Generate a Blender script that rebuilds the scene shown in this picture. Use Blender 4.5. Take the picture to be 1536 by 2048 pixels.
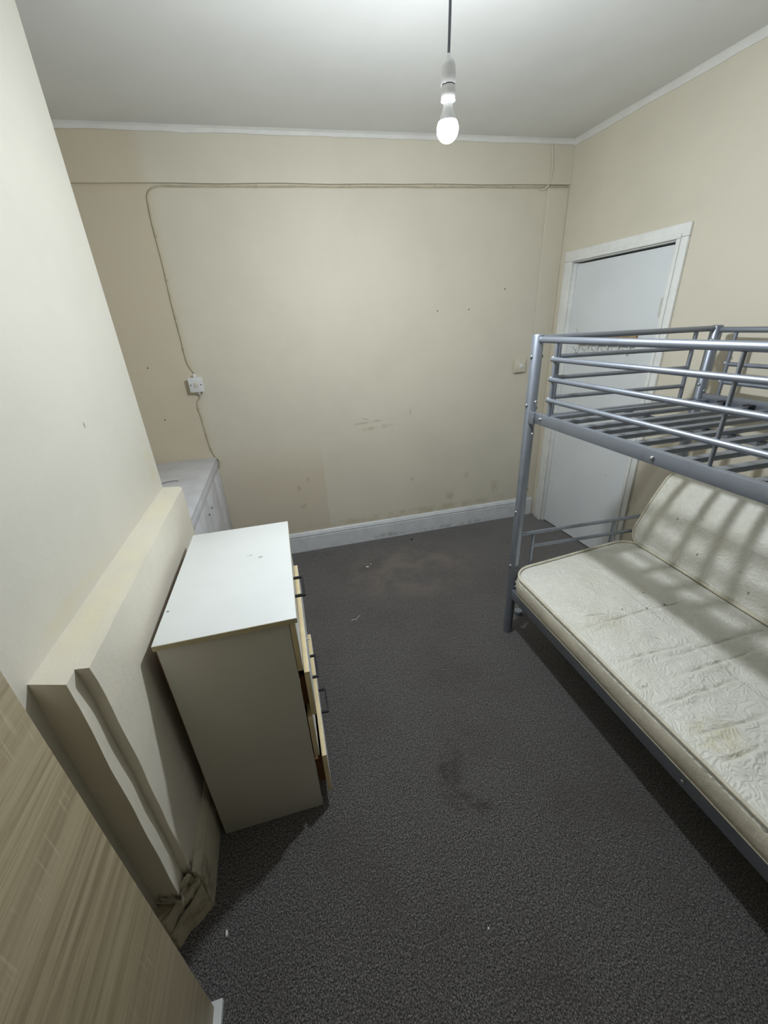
import bpy, bmesh, math, random
from mathutils import Vector, Matrix, noise

for o in list(bpy.data.objects):
    bpy.data.objects.remove(o, do_unlink=True)
scene = bpy.context.scene
C = scene.collection

# ------------------------------------------------------------------ camera
F_PX, YAW, PITCH, ROLL, CAM_H = 799.6, 0.2312, 0.43746, -0.0538, 1.67666
fw = Vector((math.sin(YAW) * math.cos(PITCH), math.cos(YAW) * math.cos(PITCH), -math.sin(PITCH)))
r0 = Vector((math.cos(YAW), -math.sin(YAW), 0))
u0 = r0.cross(fw)
cr, sr = math.cos(ROLL), math.sin(ROLL)
rt = cr * r0 + sr * u0
up = -sr * r0 + cr * u0
cam_data = bpy.data.cameras.new('camera')
cam_data.sensor_fit = 'HORIZONTAL'
cam_data.sensor_width = 36.0
cam_data.lens = F_PX * 36.0 / 1536.0
cam_data.clip_start = 0.02
cam = bpy.data.objects.new('camera', cam_data)
C.objects.link(cam)
M = Matrix((rt, up, -fw)).transposed().to_4x4()
M.translation = (0, 0, CAM_H)
cam.matrix_world = M
scene.camera = cam

# ------------------------------------------------------------------ world, exposure
world = bpy.data.worlds.new('world')
world.use_nodes = True
world.node_tree.nodes['Background'].inputs[0].default_value = (0.02, 0.022, 0.026, 1)
world.node_tree.nodes['Background'].inputs[1].default_value = 0.3
scene.world = world
scene.view_settings.view_transform = 'Standard'
scene.view_settings.look = 'None'
scene.view_settings.gamma = 1.0
scene.view_settings.use_curve_mapping = False
scene.view_settings.exposure = 0.2
BULB = Vector((0.585, 1.42, 2.18))
BULB_STRENGTH = 1500.0
BULB_COLOUR = (0.905, 0.97, 1.035, 1)

# ------------------------------------------------------------------ room measures (metres)
D = 2.989          # back wall
RX = 2.125         # right wall at the back corner
PHI = 0.0493       # the right wall is a little out of square
LX = -0.576        # chimney breast face
LXA = -1.06        # alcove side wall
YN = -2.10         # wall behind the camera
YCN = 0.665        # near corner of the chimney breast
YC = 1.90          # far corner of the chimney breast
zc = lambda x: 2.6907 + 0.01 * x
def RW(s, z, out=0.0):
    """point on the right wall, s metres from the back corner, 'out' metres into the room"""
    return Vector((RX + s * math.sin(PHI) - out * math.cos(PHI), D - s * math.cos(PHI) - out * math.sin(PHI), z))

# ------------------------------------------------------------------ colour / material helpers
def lin(r, g, b):
    f = lambda c: (c / 255.0) / 12.92 if c / 255.0 <= 0.04045 else ((c / 255.0 + 0.055) / 1.055) ** 2.4
    return (f(r), f(g), f(b), 1.0)

class Mat:
    def __init__(s, name, col, rough=0.6, metal=0.0, spec=0.5):
        s.m = bpy.data.materials.new(name)
        s.m.use_nodes = True
        s.t = s.m.node_tree
        s.n = s.t.nodes
        s.l = s.t.links
        s.b = s.n['Principled BSDF']
        s.b.inputs['Base Color'].default_value = col
        s.b.inputs['Roughness'].default_value = rough
        s.b.inputs['Metallic'].default_value = metal
        s.b.inputs['Specular IOR Level'].default_value = spec
        s.col = None
        s.rgb = col
        s.hgt = None
        s.tc = s.n.new('ShaderNodeTexCoord')
    def node(s, t, **kw):
        n = s.n.new(t)
        for k, v in kw.items():
            setattr(n, k, v)
        return n
    def mapping(s, scale=(1, 1, 1), loc=(0, 0, 0), rot=(0, 0, 0), kind='POINT'):
        n = s.node('ShaderNodeMapping')
        n.vector_type = kind
        n.inputs['Scale'].default_value = scale
        n.inputs['Location'].default_value = loc
        n.inputs['Rotation'].default_value = rot
        s.l.new(s.tc.outputs['Object'], n.inputs['Vector'])
        return n.outputs[0]
    def noise(s, scale, detail=3, rough=0.55, vec=None, dist=0.0):
        n = s.node('ShaderNodeTexNoise')
        n.inputs['Scale'].default_value = scale
        n.inputs['Detail'].default_value = detail
        n.inputs['Roughness'].default_value = rough
        n.inputs['Distortion'].default_value = dist
        s.l.new(vec if vec is not None else s.tc.outputs['Object'], n.inputs['Vector'])
        return n.outputs['Fac']
    def ramp(s, fac, stops):
        n = s.node('ShaderNodeValToRGB')
        e = n.color_ramp.elements
        while len(e) < len(stops):
            e.new(0.5)
        for i, (p, c) in enumerate(stops):
            e[i].position = p
            e[i].color = c if len(c) == 4 else (*c, 1)
        s.l.new(fac, n.inputs['Fac'])
        return n.outputs['Color']
    def rng(s, fac, a, b, c=0.0, d=1.0, smooth=True):
        n = s.node('ShaderNodeMapRange')
        n.interpolation_type = 'SMOOTHSTEP' if smooth else 'LINEAR'
        s.l.new(fac, n.inputs['Value'])
        n.inputs['From Min'].default_value = a
        n.inputs['From Max'].default_value = b
        n.inputs['To Min'].default_value = c
        n.inputs['To Max'].default_value = d
        return n.outputs['Result']
    def math(s, op, a, b=None):
        n = s.node('ShaderNodeMath', operation=op)
        for i, v in enumerate((a, b)):
            if v is None:
                continue
            if isinstance(v, (int, float)):
                n.inputs[i].default_value = v
            else:
                s.l.new(v, n.inputs[i])
        return n.outputs[0]
    def mix(s, fac, col2, blend='MIX'):
        n = s.node('ShaderNodeMix', data_type='RGBA', blend_type=blend)
        if isinstance(fac, (int, float)):
            n.inputs['Factor'].default_value = fac
        else:
            s.l.new(fac, n.inputs['Factor'])
        if s.col is None:
            n.inputs['A'].default_value = s.rgb
        else:
            s.l.new(s.col, n.inputs['A'])
        if isinstance(col2, tuple):
            n.inputs['B'].default_value = col2
        else:
            s.l.new(col2, n.inputs['B'])
        s.col = n.outputs['Result']
        s.l.new(s.col, s.b.inputs['Base Color'])
        return s
    def setcol(s, sock):
        s.col = sock
        s.l.new(sock, s.b.inputs['Base Color'])
        return s
    def bump(s, h, strength=0.3, dist=0.01):
        n = s.node('ShaderNodeBump')
        n.inputs['Strength'].default_value = strength
        n.inputs['Distance'].default_value = dist
        s.l.new(h, n.inputs['Height'])
        if s.hgt is not None:
            s.l.new(s.hgt, n.inputs['Normal'])
        s.hgt = n.outputs['Normal']
        s.l.new(s.hgt, s.b.inputs['Normal'])
        return s
    def blob(s, centre, radii, col, strength=0.5, rot=(0, 0, 0), breakup=14, lo=0.35, hi=0.65):
        """an irregular stain its own place and shape on the surface"""
        n = s.node('ShaderNodeMapping')
        n.vector_type = 'TEXTURE'
        n.inputs['Location'].default_value = centre
        n.inputs['Rotation'].default_value = rot
        n.inputs['Scale'].default_value = radii
        s.l.new(s.tc.outputs['Object'], n.inputs['Vector'])
        v = s.node('ShaderNodeVectorMath', operation='LENGTH')
        s.l.new(n.outputs[0], v.inputs[0])
        m = s.rng(v.outputs['Value'], 1.0, 0.35)
        if breakup:
            nn = s.rng(s.noise(breakup, 5, 0.65), lo, hi)
            m = s.math('MULTIPLY', m, nn)
        m = s.math('MULTIPLY', m, strength)
        return s.mix(m, col)

def paint(name, rgb, rough=0.55, var=0.025, bump=0.12, spec=0.4, scale=2.0):
    m = Mat(name, lin(*rgb), rough, 0, spec)
    d = tuple(c * (1 - var * 2.2) for c in lin(*rgb)[:3]) + (1,)
    m.mix(m.rng(m.noise(scale, 4, 0.6), 0.35, 0.72), d)
    m.bump(m.noise(38, 4, 0.6), bump, 0.006)
    m.bump(m.noise(4.5, 2, 0.5), bump * 0.9, 0.03)
    return m

WALL = (216, 209, 191)
m_back = paint('wall_paint_cream_back', WALL)
sx = m_back.node('ShaderNodeSeparateXYZ')
m_back.l.new(m_back.tc.outputs['Object'], sx.inputs[0])
wob = m_back.math('MULTIPLY', m_back.noise(9, 3), 0.03)
px = m_back.math('ADD', sx.outputs['X'], wob)
# an older, browner area of paint at the lower left, ending at a brushed edge; then a browner tone beyond the cable
m_back.mix(m_back.math('MULTIPLY', m_back.rng(px, 0.268, 0.252, 0, 0.5), m_back.rng(sx.outputs['Z'], 0.98, 0.62)), lin(203, 188, 163))
m_back.mix(m_back.rng(px, -0.47, -0.58, 0, 0.5), lin(205, 189, 160))
m_back.blob((0.70, D, 0.965), (0.20, 0.3, 0.022), lin(176, 168, 138), 0.55, rot=(0, -0.06, 0), breakup=22)
m_back.blob((0.62, D, 1.01), (0.26, 0.3, 0.012), lin(170, 162, 134), 0.6, rot=(0, -0.06, 0), breakup=22)
m_back.blob((0.955, D, 1.06), (0.006, 0.3, 0.035), lin(160, 152, 126), 0.6, breakup=0)
m_back.blob((0.60, D, 1.035), (0.045, 0.3, 0.004), lin(150, 142, 116), 0.7, rot=(0, 0.35, 0), breakup=0)
for bx_, bz_, br_ in ((0.03, 0.55, 0.03), (0.11, 0.62, 0.025), (0.05, 0.40, 0.03), (0.96, 0.5, 0.02), (1.45, 0.47, 0.03), (1.72, 0.33, 0.06), (1.30, 0.30, 0.05)):
    m_back.blob((bx_, D, bz_), (br_, 0.3, br_ * 1.3), lin(150, 138, 112), 0.45, breakup=45)
for bx_, bz_ in ((1.417, 1.747), (1.174, 1.747), (1.695, 1.869), (-0.774, 1.169), (-0.79, 1.5)):
    m_back.blob((bx_, D, bz_), (0.008, 0.3, 0.008), lin(70, 60, 50), 0.8, breakup=0)
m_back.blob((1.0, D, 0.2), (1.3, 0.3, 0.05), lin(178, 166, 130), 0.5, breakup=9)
m_right = paint('wall_paint_cream_right', WALL)
m_left = paint('wall_paint_pale_left', (207, 203, 191), bump=0.16)
m_left.blob((LX, 1.374, 1.45), (0.3, 0.008, 0.012), lin(120, 110, 90), 0.7, breakup=0)
m_left.blob((LX, 1.0, 1.09), (0.3, 0.35, 0.03), lin(206, 197, 168), 0.4, breakup=18)
m_left.blob((LX, 1.82, 1.2), (0.3, 0.05, 0.14), lin(204, 194, 152), 0.45, breakup=16)
m_left.blob((LX, 0.74, 2.07), (0.3, 0.02, 0.02), lin(100, 92, 80), 0.8, breakup=60)
m_block = paint('ledge_paint_cream', (222, 216, 200), bump=0.2, scale=6)
m_block.blob((-0.53, 1.3, 1.06), (0.07, 0.7, 0.03), lin(226, 220, 184), 0.6, breakup=5)
for c_ in ((-0.50, 0.735, 0.20), (-0.545, 0.735, 0.19), (-0.47, 0.78, 0.22)):
    m_block.blob(c_, (0.035, 0.06, 0.045), lin(58, 42, 28), 0.9, breakup=30)
m_ceil = paint('ceiling_paint_white', (226, 226, 222), rough=0.8, bump=0.1)
m_cove = paint('cornice_paint_white', (225, 224, 218), bump=0.5, scale=10)
m_near = paint('wall_paint_cream_near', WALL)
m_white = paint('gloss_paint_white', (222, 224, 224), rough=0.32, var=0.04, bump=0.08, spec=0.5, scale=9)
m_skirt = paint('skirting_gloss_white', (220, 222, 224), rough=0.35, var=0.05, bump=0.12, scale=12)
m_skirt.blob((0.75, D, 0.03), (0.2, 0.1, 0.03), lin(130, 120, 104), 0.5, breakup=30)
m_skirt.blob((1.4, D, 0.02), (0.5, 0.1, 0.02), lin(120, 112, 100), 0.45, breakup=24)
m_skirtl = paint('skirting_aged_cream', (196, 190, 168), rough=0.5, var=0.1, bump=0.3, scale=14)
m_skirtl.blob((-0.47, 0.78, 0.1), (0.06, 0.09, 0.14), lin(92, 74, 54), 0.75, breakup=26)
m_rubble = paint('broken_plaster', (188, 178, 154), rough=0.85, var=0.12, bump=0.5, scale=22)
m_rubble.blob((-0.50, 0.74, 0.20), (0.10, 0.08, 0.035), lin(48, 34, 22), 0.9, breakup=34)
m_rubble.blob((-0.50, 0.735, 0.125), (0.085, 0.08, 0.012), lin(40, 28, 18), 0.9, rot=(0, -0.6, 0), breakup=40, lo=0.3, hi=0.5)
m_rubble.blob((-0.48, 0.76, 0.06), (0.03, 0.05, 0.03), lin(96, 78, 56), 0.7, breakup=34)
m_cup = paint('cupboard_paint_white', (208, 208, 212), rough=0.4, var=0.07, bump=0.35, scale=8)
m_door = paint('door_paint_white', (222, 226, 228), rough=0.38, var=0.03, bump=0.05, scale=2.5)
m_casing = paint('door_casing_white', (233, 234, 230), rough=0.4, var=0.04, bump=0.15, scale=8)
m_mel = paint('chest_white_laminate', (232, 235, 234), rough=0.34, var=0.015, bump=0.015, spec=0.5, scale=5)
m_melside = paint('chest_side_laminate', (206, 203, 190), rough=0.4, var=0.02, bump=0.02, scale=4)
for c_ in ((-0.16, 1.36, 0.917), (-0.20, 1.385, 0.917)):
    m_mel.blob(c_, (0.012, 0.009, 0.05), lin(70, 62, 54), 0.85, breakup=90)
m_mel.blob((-0.43, 1.12, 0.917), (0.006, 0.006, 0.05), lin(90, 60, 46), 0.8, breakup=0)
m_band = paint('edge_band_beige', (196, 184, 150), rough=0.5, var=0.04, bump=0.05, scale=20)
m_frontlam = paint('drawer_front_pale_oak', (226, 208, 164), rough=0.5, var=0.05, bump=0.05, scale=20)
m_inner = paint('drawer_box_hardboard', (120, 84, 52), rough=0.7, var=0.1, bump=0.1, scale=14)
m_black = Mat('black_handle_metal', lin(34, 35, 40), 0.42, 0.2); m_black.bump(m_black.noise(300, 2), 0.05, 0.001)
m_rubber = Mat('black_plastic', lin(22, 22, 24), 0.5); m_rubber.bump(m_rubber.noise(200, 2), 0.05, 0.001)
m_plastic = paint('switch_plastic_white', (224, 224, 222), rough=0.35, var=0.03, bump=0.02, scale=30)
m_plasticd = paint('painted_over_plastic_cream', (212, 206, 186), rough=0.5, var=0.05, bump=0.25, scale=40)
m_cable = paint('cable_sheath_cream', (196, 186, 158), rough=0.55, var=0.1, bump=0.1, scale=20)
m_cord = Mat('pendant_cord_grey', lin(105, 108, 118), 0.6); m_cord.bump(m_cord.noise(400, 2), 0.1, 0.001)
m_chrome = Mat('zinc_screw', lin(180, 182, 184), 0.3, 0.9); m_chrome.bump(m_chrome.noise(200, 2), 0.05, 0.001)
m_wire = paint('hook_wire_painted', (205, 204, 198), rough=0.4, var=0.05, bump=0.05, scale=40)
m_brown = paint('hook_board_brown_wood', (168, 142, 106), rough=0.6, var=0.14, bump=0.2, scale=20)
m_scrap = paint('white_paper_scrap', (225, 225, 220), rough=0.8, var=0.03, bump=0.1, scale=60)
m_crumb = paint('dark_crumb', (30, 26, 24), rough=0.9, var=0.1, bump=0.2, scale=90)

# painted tubular steel
m_steel = Mat('silver_painted_steel', lin(146, 152, 162), 0.42, 0.7)
m_steel.mix(m_steel.rng(m_steel.noise(14, 4, 0.6), 0.5, 0.75, 0, 0.4), lin(118, 124, 132))
m_steel.bump(m_steel.noise(160, 3), 0.06, 0.001)
m_steelw = paint('weld_paint_light', (196, 200, 206), rough=0.4, var=0.05, bump=0.2, scale=60)

# carpet
m_carpet = Mat('carpet_charcoal_heather', lin(60, 59, 60), 0.95, 0, 0.15)
v_ = m_carpet.mapping((1, 0.8, 1))
f1 = m_carpet.noise(250, 3, 0.8, v_)
m_carpet.setcol(m_carpet.ramp(f1, [(0.36, lin(26, 26, 27)), (0.5, lin(76, 74, 74)), (0.64, lin(158, 153, 150))]))
m_carpet.mix(m_carpet.rng(m_carpet.noise(105, 3, 0.7), 0.50, 0.68, 0, 0.45), lin(138, 134, 131))
m_carpet.mix(m_carpet.rng(m_carpet.noise(120, 3, 0.7, m_carpet.mapping((1, 1, 1), (3.3, 7.1, 0))), 0.52, 0.68, 0, 0.4), lin(40, 39, 40))
m_carpet.mix(m_carpet.rng(m_carpet.noise(2.2, 4, 0.6), 0.42, 0.75, 0, 0.4), lin(68, 62, 56))
m_carpet.blob((0.453, 0.965, 0), (0.12, 0.07, 1), lin(44, 37, 30), 0.6, rot=(0, 0, 0.9), breakup=14)
m_carpet.blob((0.475, 0.815, 0), (0.14, 0.06, 1), lin(44, 37, 30), 0.55, rot=(0, 0, -0.6), breakup=14)
m_carpet.blob((0.75, 2.45, 0), (0.7, 0.5, 1), lin(128, 118, 109), 0.65, breakup=5)  # brighter light on the far carpet put into the colour as a paler patch
m_carpet.bump(f1, 0.7, 0.005)
m_carpet.bump(m_carpet.noise(28, 3, 0.6), 0.3, 0.01)
m_carpet.b.inputs['Sheen Weight'].default_value = 0.7
m_carpet.b.inputs['Sheen Roughness'].default_value = 0.4
m_carpet.b.inputs['Sheen Tint'].default_value = (0.8, 0.78, 0.78, 1)

# wood-effect wardrobe laminate: grain runs along Y
m_oak = Mat('wardrobe_sonoma_oak', lin(168, 152, 120), 0.5, 0, 0.4)
g1 = m_oak.noise(1.0, 6, 0.68, m_oak.mapping((30, 1.6, 42)), 0.6)
g2 = m_oak.noise(1.0, 4, 0.7, m_oak.mapping((60, 3.0, 190)))
g3 = m_oak.noise(1.0, 3, 0.5, m_oak.mapping((6, 0.9, 7)))
m_oak.setcol(m_oak.ramp(g1, [(0.28, lin(134, 120, 94)), (0.48, lin(166, 153, 124)), (0.64, lin(178, 166, 138)), (0.82, lin(150, 136, 109))]))
m_oak.mix(m_oak.rng(g2, 0.50, 0.70, 0, 0.46), lin(112, 100, 80))
m_oak.mix(m_oak.rng(g3, 0.45, 0.7, 0, 0.35), lin(140, 126, 100))
# short pale saw marks across the grain
g4 = m_oak.noise(1.0, 3, 0.6, m_oak.mapping((10, 150, 6)))
m_oak.mix(m_oak.math('MULTIPLY', m_oak.rng(g4, 0.58, 0.68, 0, 0.35), m_oak.rng(g3, 0.52, 0.6)), lin(205, 192, 164))
m_oak.bump(g2, 0.25, 0.002)

# damask mattress ticking
def damask(name):
    m = Mat(name, lin(228, 227, 217), 0.45, 0, 0.5)
    n1 = m.noise(17, 2, 0.5, None, 0.7)
    swirl = m.math('SINE', m.math('MULTIPLY', n1, 46.0))
    mask = m.rng(m.noise(7, 2, 0.5), 0.22, 0.40)
    sw = m.math('MULTIPLY', swirl, mask)
    m.mix(m.rng(sw, 0.2, 1.0, 0, 0.4), lin(234, 234, 226))
    m.mix(m.rng(m.noise(3.4, 4, 0.6), 0.50, 0.78, 0, 0.38), lin(210, 203, 178))
    m.bump(sw, 0.3, 0.005)
    m.bump(m.noise(34, 3, 0.5, None, 1.2), 0.25, 0.006)
    m.bump(m.noise(8, 3, 0.5, None, 0.8), 0.4, 0.02)
    m.bump(m.noise(520, 2), 0.12, 0.001)
    m.b.inputs['Sheen Weight'].default_value = 0.2
    return m
m_seat = damask('damask_ticking_cream_seat')
m_back_c = damask('damask_ticking_cream_backrest')
m_pipe = paint('piping_cord_cream', (222, 216, 196), rough=0.6, var=0.08, bump=0.2, scale=30)
m_border = paint('mattress_border_cotton', (216, 208, 188), rough=0.75, var=0.08, bump=0.4, scale=9)

# bulb
m_glow = bpy.data.materials.new('bulb_glow'); m_glow.use_nodes = True
nt = m_glow.node_tree; nt.nodes.clear()
em = nt.nodes.new('ShaderNodeEmission'); em.inputs[0].default_value = BULB_COLOUR; em.inputs[1].default_value = BULB_STRENGTH
om = nt.nodes.new('ShaderNodeOutputMaterial'); nt.links.new(em.outputs[0], om.inputs[0])

# ------------------------------------------------------------------ mesh helpers
def raw(m):
    return m.m if isinstance(m, Mat) else m

class MB:
    def __init__(s):
        s.bm = bmesh.new()
    def box(s, a, b, bev=0.0, seg=2):
        a, b = Vector(a), Vector(b)
        r = bmesh.ops.create_cube(s.bm, size=1.0)
        vs = r['verts']
        for v in vs:
            v.co = Vector((a[i] + (b[i] - a[i]) * (v.co[i] + 0.5) for i in range(3)))
        if bev > 0:
            es = list({e for v in vs for e in v.link_edges})
            bmesh.ops.bevel(s.bm, geom=es, offset=bev, segments=seg, profile=0.5, affect='EDGES')
        return s
    def hexa(s, pts):
        """8 points: bottom ring 4, top ring 4"""
        v = [s.bm.verts.new(Vector(p)) for p in pts]
        for f in ((3, 2, 1, 0), (4, 5, 6, 7), (0, 1, 5, 4), (1, 2, 6, 5), (2, 3, 7, 6), (3, 0, 4, 7)):
            s.bm.faces.new([v[i] for i in f])
        return s
    def prism(s, poly, z0, z1):
        lo = [s.bm.verts.new((p[0], p[1], z0(p) if callable(z0) else z0)) for p in poly]
        hi = [s.bm.verts.new((p[0], p[1], z1(p) if callable(z1) else z1)) for p in poly]
        n = len(poly)
        s.bm.faces.new(lo[::-1]); s.bm.faces.new(hi)
        for i in range(n):
            s.bm.faces.new((lo[i], lo[(i + 1) % n], hi[(i + 1) % n], hi[i]))
        return s
    def tube(s, pts, r, seg=12, cap=True, closed=False):
        pts = [Vector(p) for p in pts]
        n = len(pts)
        rings = []
        prev = None
        for i, p in enumerate(pts):
            if closed:
                d = pts[(i + 1) % n] - pts[i - 1]
            else:
                d = pts[min(i + 1, n - 1)] - pts[max(i - 1, 0)]
            d.normalize()
            if prev is None:
                ref = Vector((0, 0, 1)) if abs(d.z) < 0.9 else Vector((1, 0, 0))
                a = d.cross(ref).normalized()
            else:
                a = (prev - d * prev.dot(d)).normalized()
            prev = a
            b = d.cross(a)
            rr = r[i] if isinstance(r, (list, tuple)) else r
            rings.append([s.bm.verts.new(p + rr * (math.cos(t) * a + math.sin(t) * b)) for t in [2 * math.pi * k / seg for k in range(seg)]])
        last = n if closed else n - 1
        for i in range(last):
            A, B = rings[i], rings[(i + 1) % n]
            for k in range(seg):
                s.bm.faces.new((A[k], A[(k + 1) % seg], B[(k + 1) % seg], B[k]))
        if cap and not closed:
            s.bm.faces.new(rings[0][::-1]); s.bm.faces.new(rings[-1])
        return s
    def lathe(s, prof, c, seg=24, axis='Z'):
        c = Vector(c)
        rings = []
        for r, h in prof:
            ring = []
            for k in range(seg):
                t = 2 * math.pi * k / seg
                x, y = max(r, 1e-5) * math.cos(t), max(r, 1e-5) * math.sin(t)
                v = {'Z': (x, y, h), 'X': (h, x, y), 'Y': (x, h, y)}[axis]
                ring.append(s.bm.verts.new(c + Vector(v)))
            rings.append(ring)
        for A, B in zip(rings, rings[1:]):
            for k in range(seg):
                s.bm.faces.new((A[k], A[(k + 1) % seg], B[(k + 1) % seg], B[k]))
        s.bm.faces.new(rings[0][::-1]); s.bm.faces.new(rings[-1])
        return s
    def build(s, name, mat, parent=None, smooth=False, loc=None):
        bmesh.ops.recalc_face_normals(s.bm, faces=s.bm.faces)
        me = bpy.data.meshes.new(name)
        s.bm.to_mesh(me)
        s.bm.free()
        if smooth:
            for p in me.polygons:
                p.use_smooth = True
            if smooth != 'all':
                try:
                    me.set_sharp_from_angle(angle=math.radians(40))
                except Exception:
                    pass
        me.materials.append(raw(mat))
        o = bpy.data.objects.new(name, me)
        C.objects.link(o)
        if parent is not None:
            o.parent = parent
            o.matrix_parent_inverse = parent.matrix_basis.inverted()
        if loc is not None:
            o.location = loc
        return o

def empty(name, loc, label, cat, group=None):
    o = bpy.data.objects.new(name, None)
    o.empty_display_size = 0.1
    C.objects.link(o)
    o.location = loc
    return tag(o, label, cat, group)

def tag(o, label, cat=None, group=None):
    o['label'] = label
    if cat: o['category'] = cat
    if group: o['group'] = group
    return o

def struct(o, label=None, cat=None):
    o['kind'] = 'structure'
    if label: o['label'] = label
    if cat: o['category'] = cat
    return o

def dupe(src, parent=None, loc=None, name=None):
    c = src.copy()
    if name: c.name = name
    C.objects.link(c)
    c.parent = parent if parent is not None else src.parent
    if parent is not None:
        c.matrix_parent_inverse = parent.matrix_basis.inverted()
    if loc is not None:
        c.location = loc
    return c

# ------------------------------------------------------------------ the setting
# floor: a carpet sheet with a slightly wavy rucked edge along the back skirting
b = MB()
NX, NY = 84, 60
xs = [-1.16 + 3.6 * i / NX for i in range(NX + 1)]
ys = [YN - 0.1 + (D + 0.1 - YN) * (j / NY) for j in range(NY + 1)]
grid = []
for y in ys:
    row = []
    for x in xs:
        z = 0.0
        e = D - 0.017 - y
        if 0 <= e < 0.14:
            z += 0.012 * math.exp(-((x - 0.16) / 0.07) ** 2) * (1 - e / 0.14)
            z += 0.003 * (noise.noise((x * 6, 3.1, 0)) + 0.4) * (1 - e / 0.14)
        row.append(b.bm.verts.new((x, y, z)))
    grid.append(row)
for j in range(NY):
    for i in range(NX):
        b.bm.faces.new((grid[j][i], grid[j][i + 1], grid[j + 1][i + 1], grid[j + 1][i]))
low = [b.bm.verts.new((x, y, -0.08)) for x, y in ((xs[0], ys[0]), (xs[-1], ys[0]), (xs[-1], ys[-1]), (xs[0], ys[-1]))]
b.bm.faces.new(low[::-1])
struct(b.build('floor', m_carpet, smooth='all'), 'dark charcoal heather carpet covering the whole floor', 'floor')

b = MB()
X0, X1, Y0, Y1 = -1.16, 2.5, YN - 0.1, D + 0.1
b.hexa([(X0, Y0, zc(X0)), (X1, Y0, zc(X1)), (X1, Y1, zc(X1)), (X0, Y1, zc(X0)),
        (X0, Y0, zc(X0) + .1), (X1, Y0, zc(X1) + .1), (X1, Y1, zc(X1) + .1), (X0, Y1, zc(X0) + .1)])
struct(b.build('ceiling', m_ceil), 'plain white painted ceiling above the pendant bulb', 'ceiling')

# back wall with the boxed beam along its top and the shallow corner boxing
b = MB(); b.box((LXA - .1, D, -.05), (RX + .02, D + .1, 2.76))
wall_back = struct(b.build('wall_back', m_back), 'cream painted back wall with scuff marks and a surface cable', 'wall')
zb_ = lambda x: 2.449 + 0.0133 * x
b = MB()
N = 40
lo, hi = [], []
for i in range(N + 1):
    x = LXA + (RX - LXA) * i / N
    dz = 0.004 * noise.noise((x * 3, 0, 0))
    lo.append((x, zb_(x) + dz)); hi.append((x, zc(x) - 0.001))
for i in range(N):
    (xa, za), (xb, zb2) = lo[i], lo[i + 1]
    b.hexa([(xa, D - .022, za), (xb, D - .022, zb2), (xb, D - .0005, zb2), (xa, D - .0005, za),
            (xa, D - .018, hi[i][1]), (xb, D - .018, hi[i + 1][1]), (xb, D - .0005, hi[i + 1][1]), (xa, D - .0005, hi[i][1])])
bmesh.ops.remove_doubles(b.bm, verts=b.bm.verts, dist=1e-5)
b.build('boxed_beam', m_back, wall_back)
b = MB(); b.box((1.962, D - .010, 0.0), (RX - .001, D - .0005, 2.472), 0.004)
b.build('corner_boxing', m_back, wall_back)

# left wall: alcove wall, chimney breast, and the boxed ledge along its foot
b = MB()
b.box((LXA - .1, YN - .1, -.05), (LXA, D, 2.72))
b.box((LXA - .02, YCN, -.05), (LX, YC, 2.715), 0.006)
wall_left = struct(b.build('wall_left', m_left), 'pale cream chimney breast wall filling the left of the room', 'wall')

ZB = 1.06
b = MB()   # the block itself, in slices so the old plaster runs a little uneven
def ledge_slices(b, pts_near, pts_far, z0, z1, n, amp, seed, wav=0.0):
    rings = []
    for i in range(n + 1):
        t = i / n
        ring = []
        for k, (pn, pf) in enumerate(zip(pts_near, pts_far)):
            x = pn[0] + (pf[0] - pn[0]) * t
            y = pn[1] + (pf[1] - pn[1]) * t
            ring.append((x, y))
        rings.append(ring)
    NZ = 24
    V = {}
    m = len(pts_near)
    for i, ring in enumerate(rings):
        for k, (x, y) in enumerate(ring):
            for j in range(NZ + 1):
                z = z0 + (z1 - z0) * j / NZ
                dx = amp * noise.noise((y * 7 + seed, z * 7, k * 3.1))
                dy = 0.0
                if i == 0:
                    dy = (0.012 * (1 - math.exp(-(z1 - z) / 0.07)) if seed > 5 else 0.0) + wav * noise.noise((seed, z * 9, 1.7)) + 0.4 * wav * noise.noise((seed, z * 31, 5.7))
                dz = amp * 0.9 * noise.noise((y * 9, seed, k * 1.3)) if j == NZ else 0
                V[i, k, j] = b.bm.verts.new((x + (dx if k in (1, 2) else 0), y + dy, z + dz))
    # m points per section: 0 = wall side, 1 = front side
    for i in range(n):
        for j in range(NZ):
            b.bm.faces.new((V[i, 1, j], V[i + 1, 1, j], V[i + 1, 1, j + 1], V[i, 1, j + 1]))
            b.bm.faces.new((V[i, 0, j], V[i, 0, j + 1], V[i + 1, 0, j + 1], V[i + 1, 0, j]))
        b.bm.faces.new((V[i, 0, NZ], V[i, 1, NZ], V[i + 1, 1, NZ], V[i + 1, 0, NZ]))
        b.bm.faces.new((V[i, 0, 0], V[i + 1, 0, 0], V[i + 1, 1, 0], V[i, 1, 0]))
    for i in (0, n):
        for j in range(NZ):
            b.bm.faces.new((V[i, 0, j], V[i, 1, j], V[i, 1, j + 1], V[i, 0, j + 1]))
    return b
ledge_slices(b, [(LX - .004, 0.748), (-0.496, 0.722)], [(LX - .004, 1.896), (-0.500, 1.872)], 0.165, ZB, 26, 0.003, 2.0, 0.0018)
b.build('boxed_ledge', m_block, wall_left, smooth=True)
b = MB()
ledge_slices(b, [(-0.498, 0.764), (-0.470, 0.760)], [(-0.501, 1.862), (-0.487, 1.852)], 0.0, ZB + 0.001, 26, 0.003, 7.0, 0.005)
b.build('plaster_layer', m_block, wall_left, smooth=True)

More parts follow.
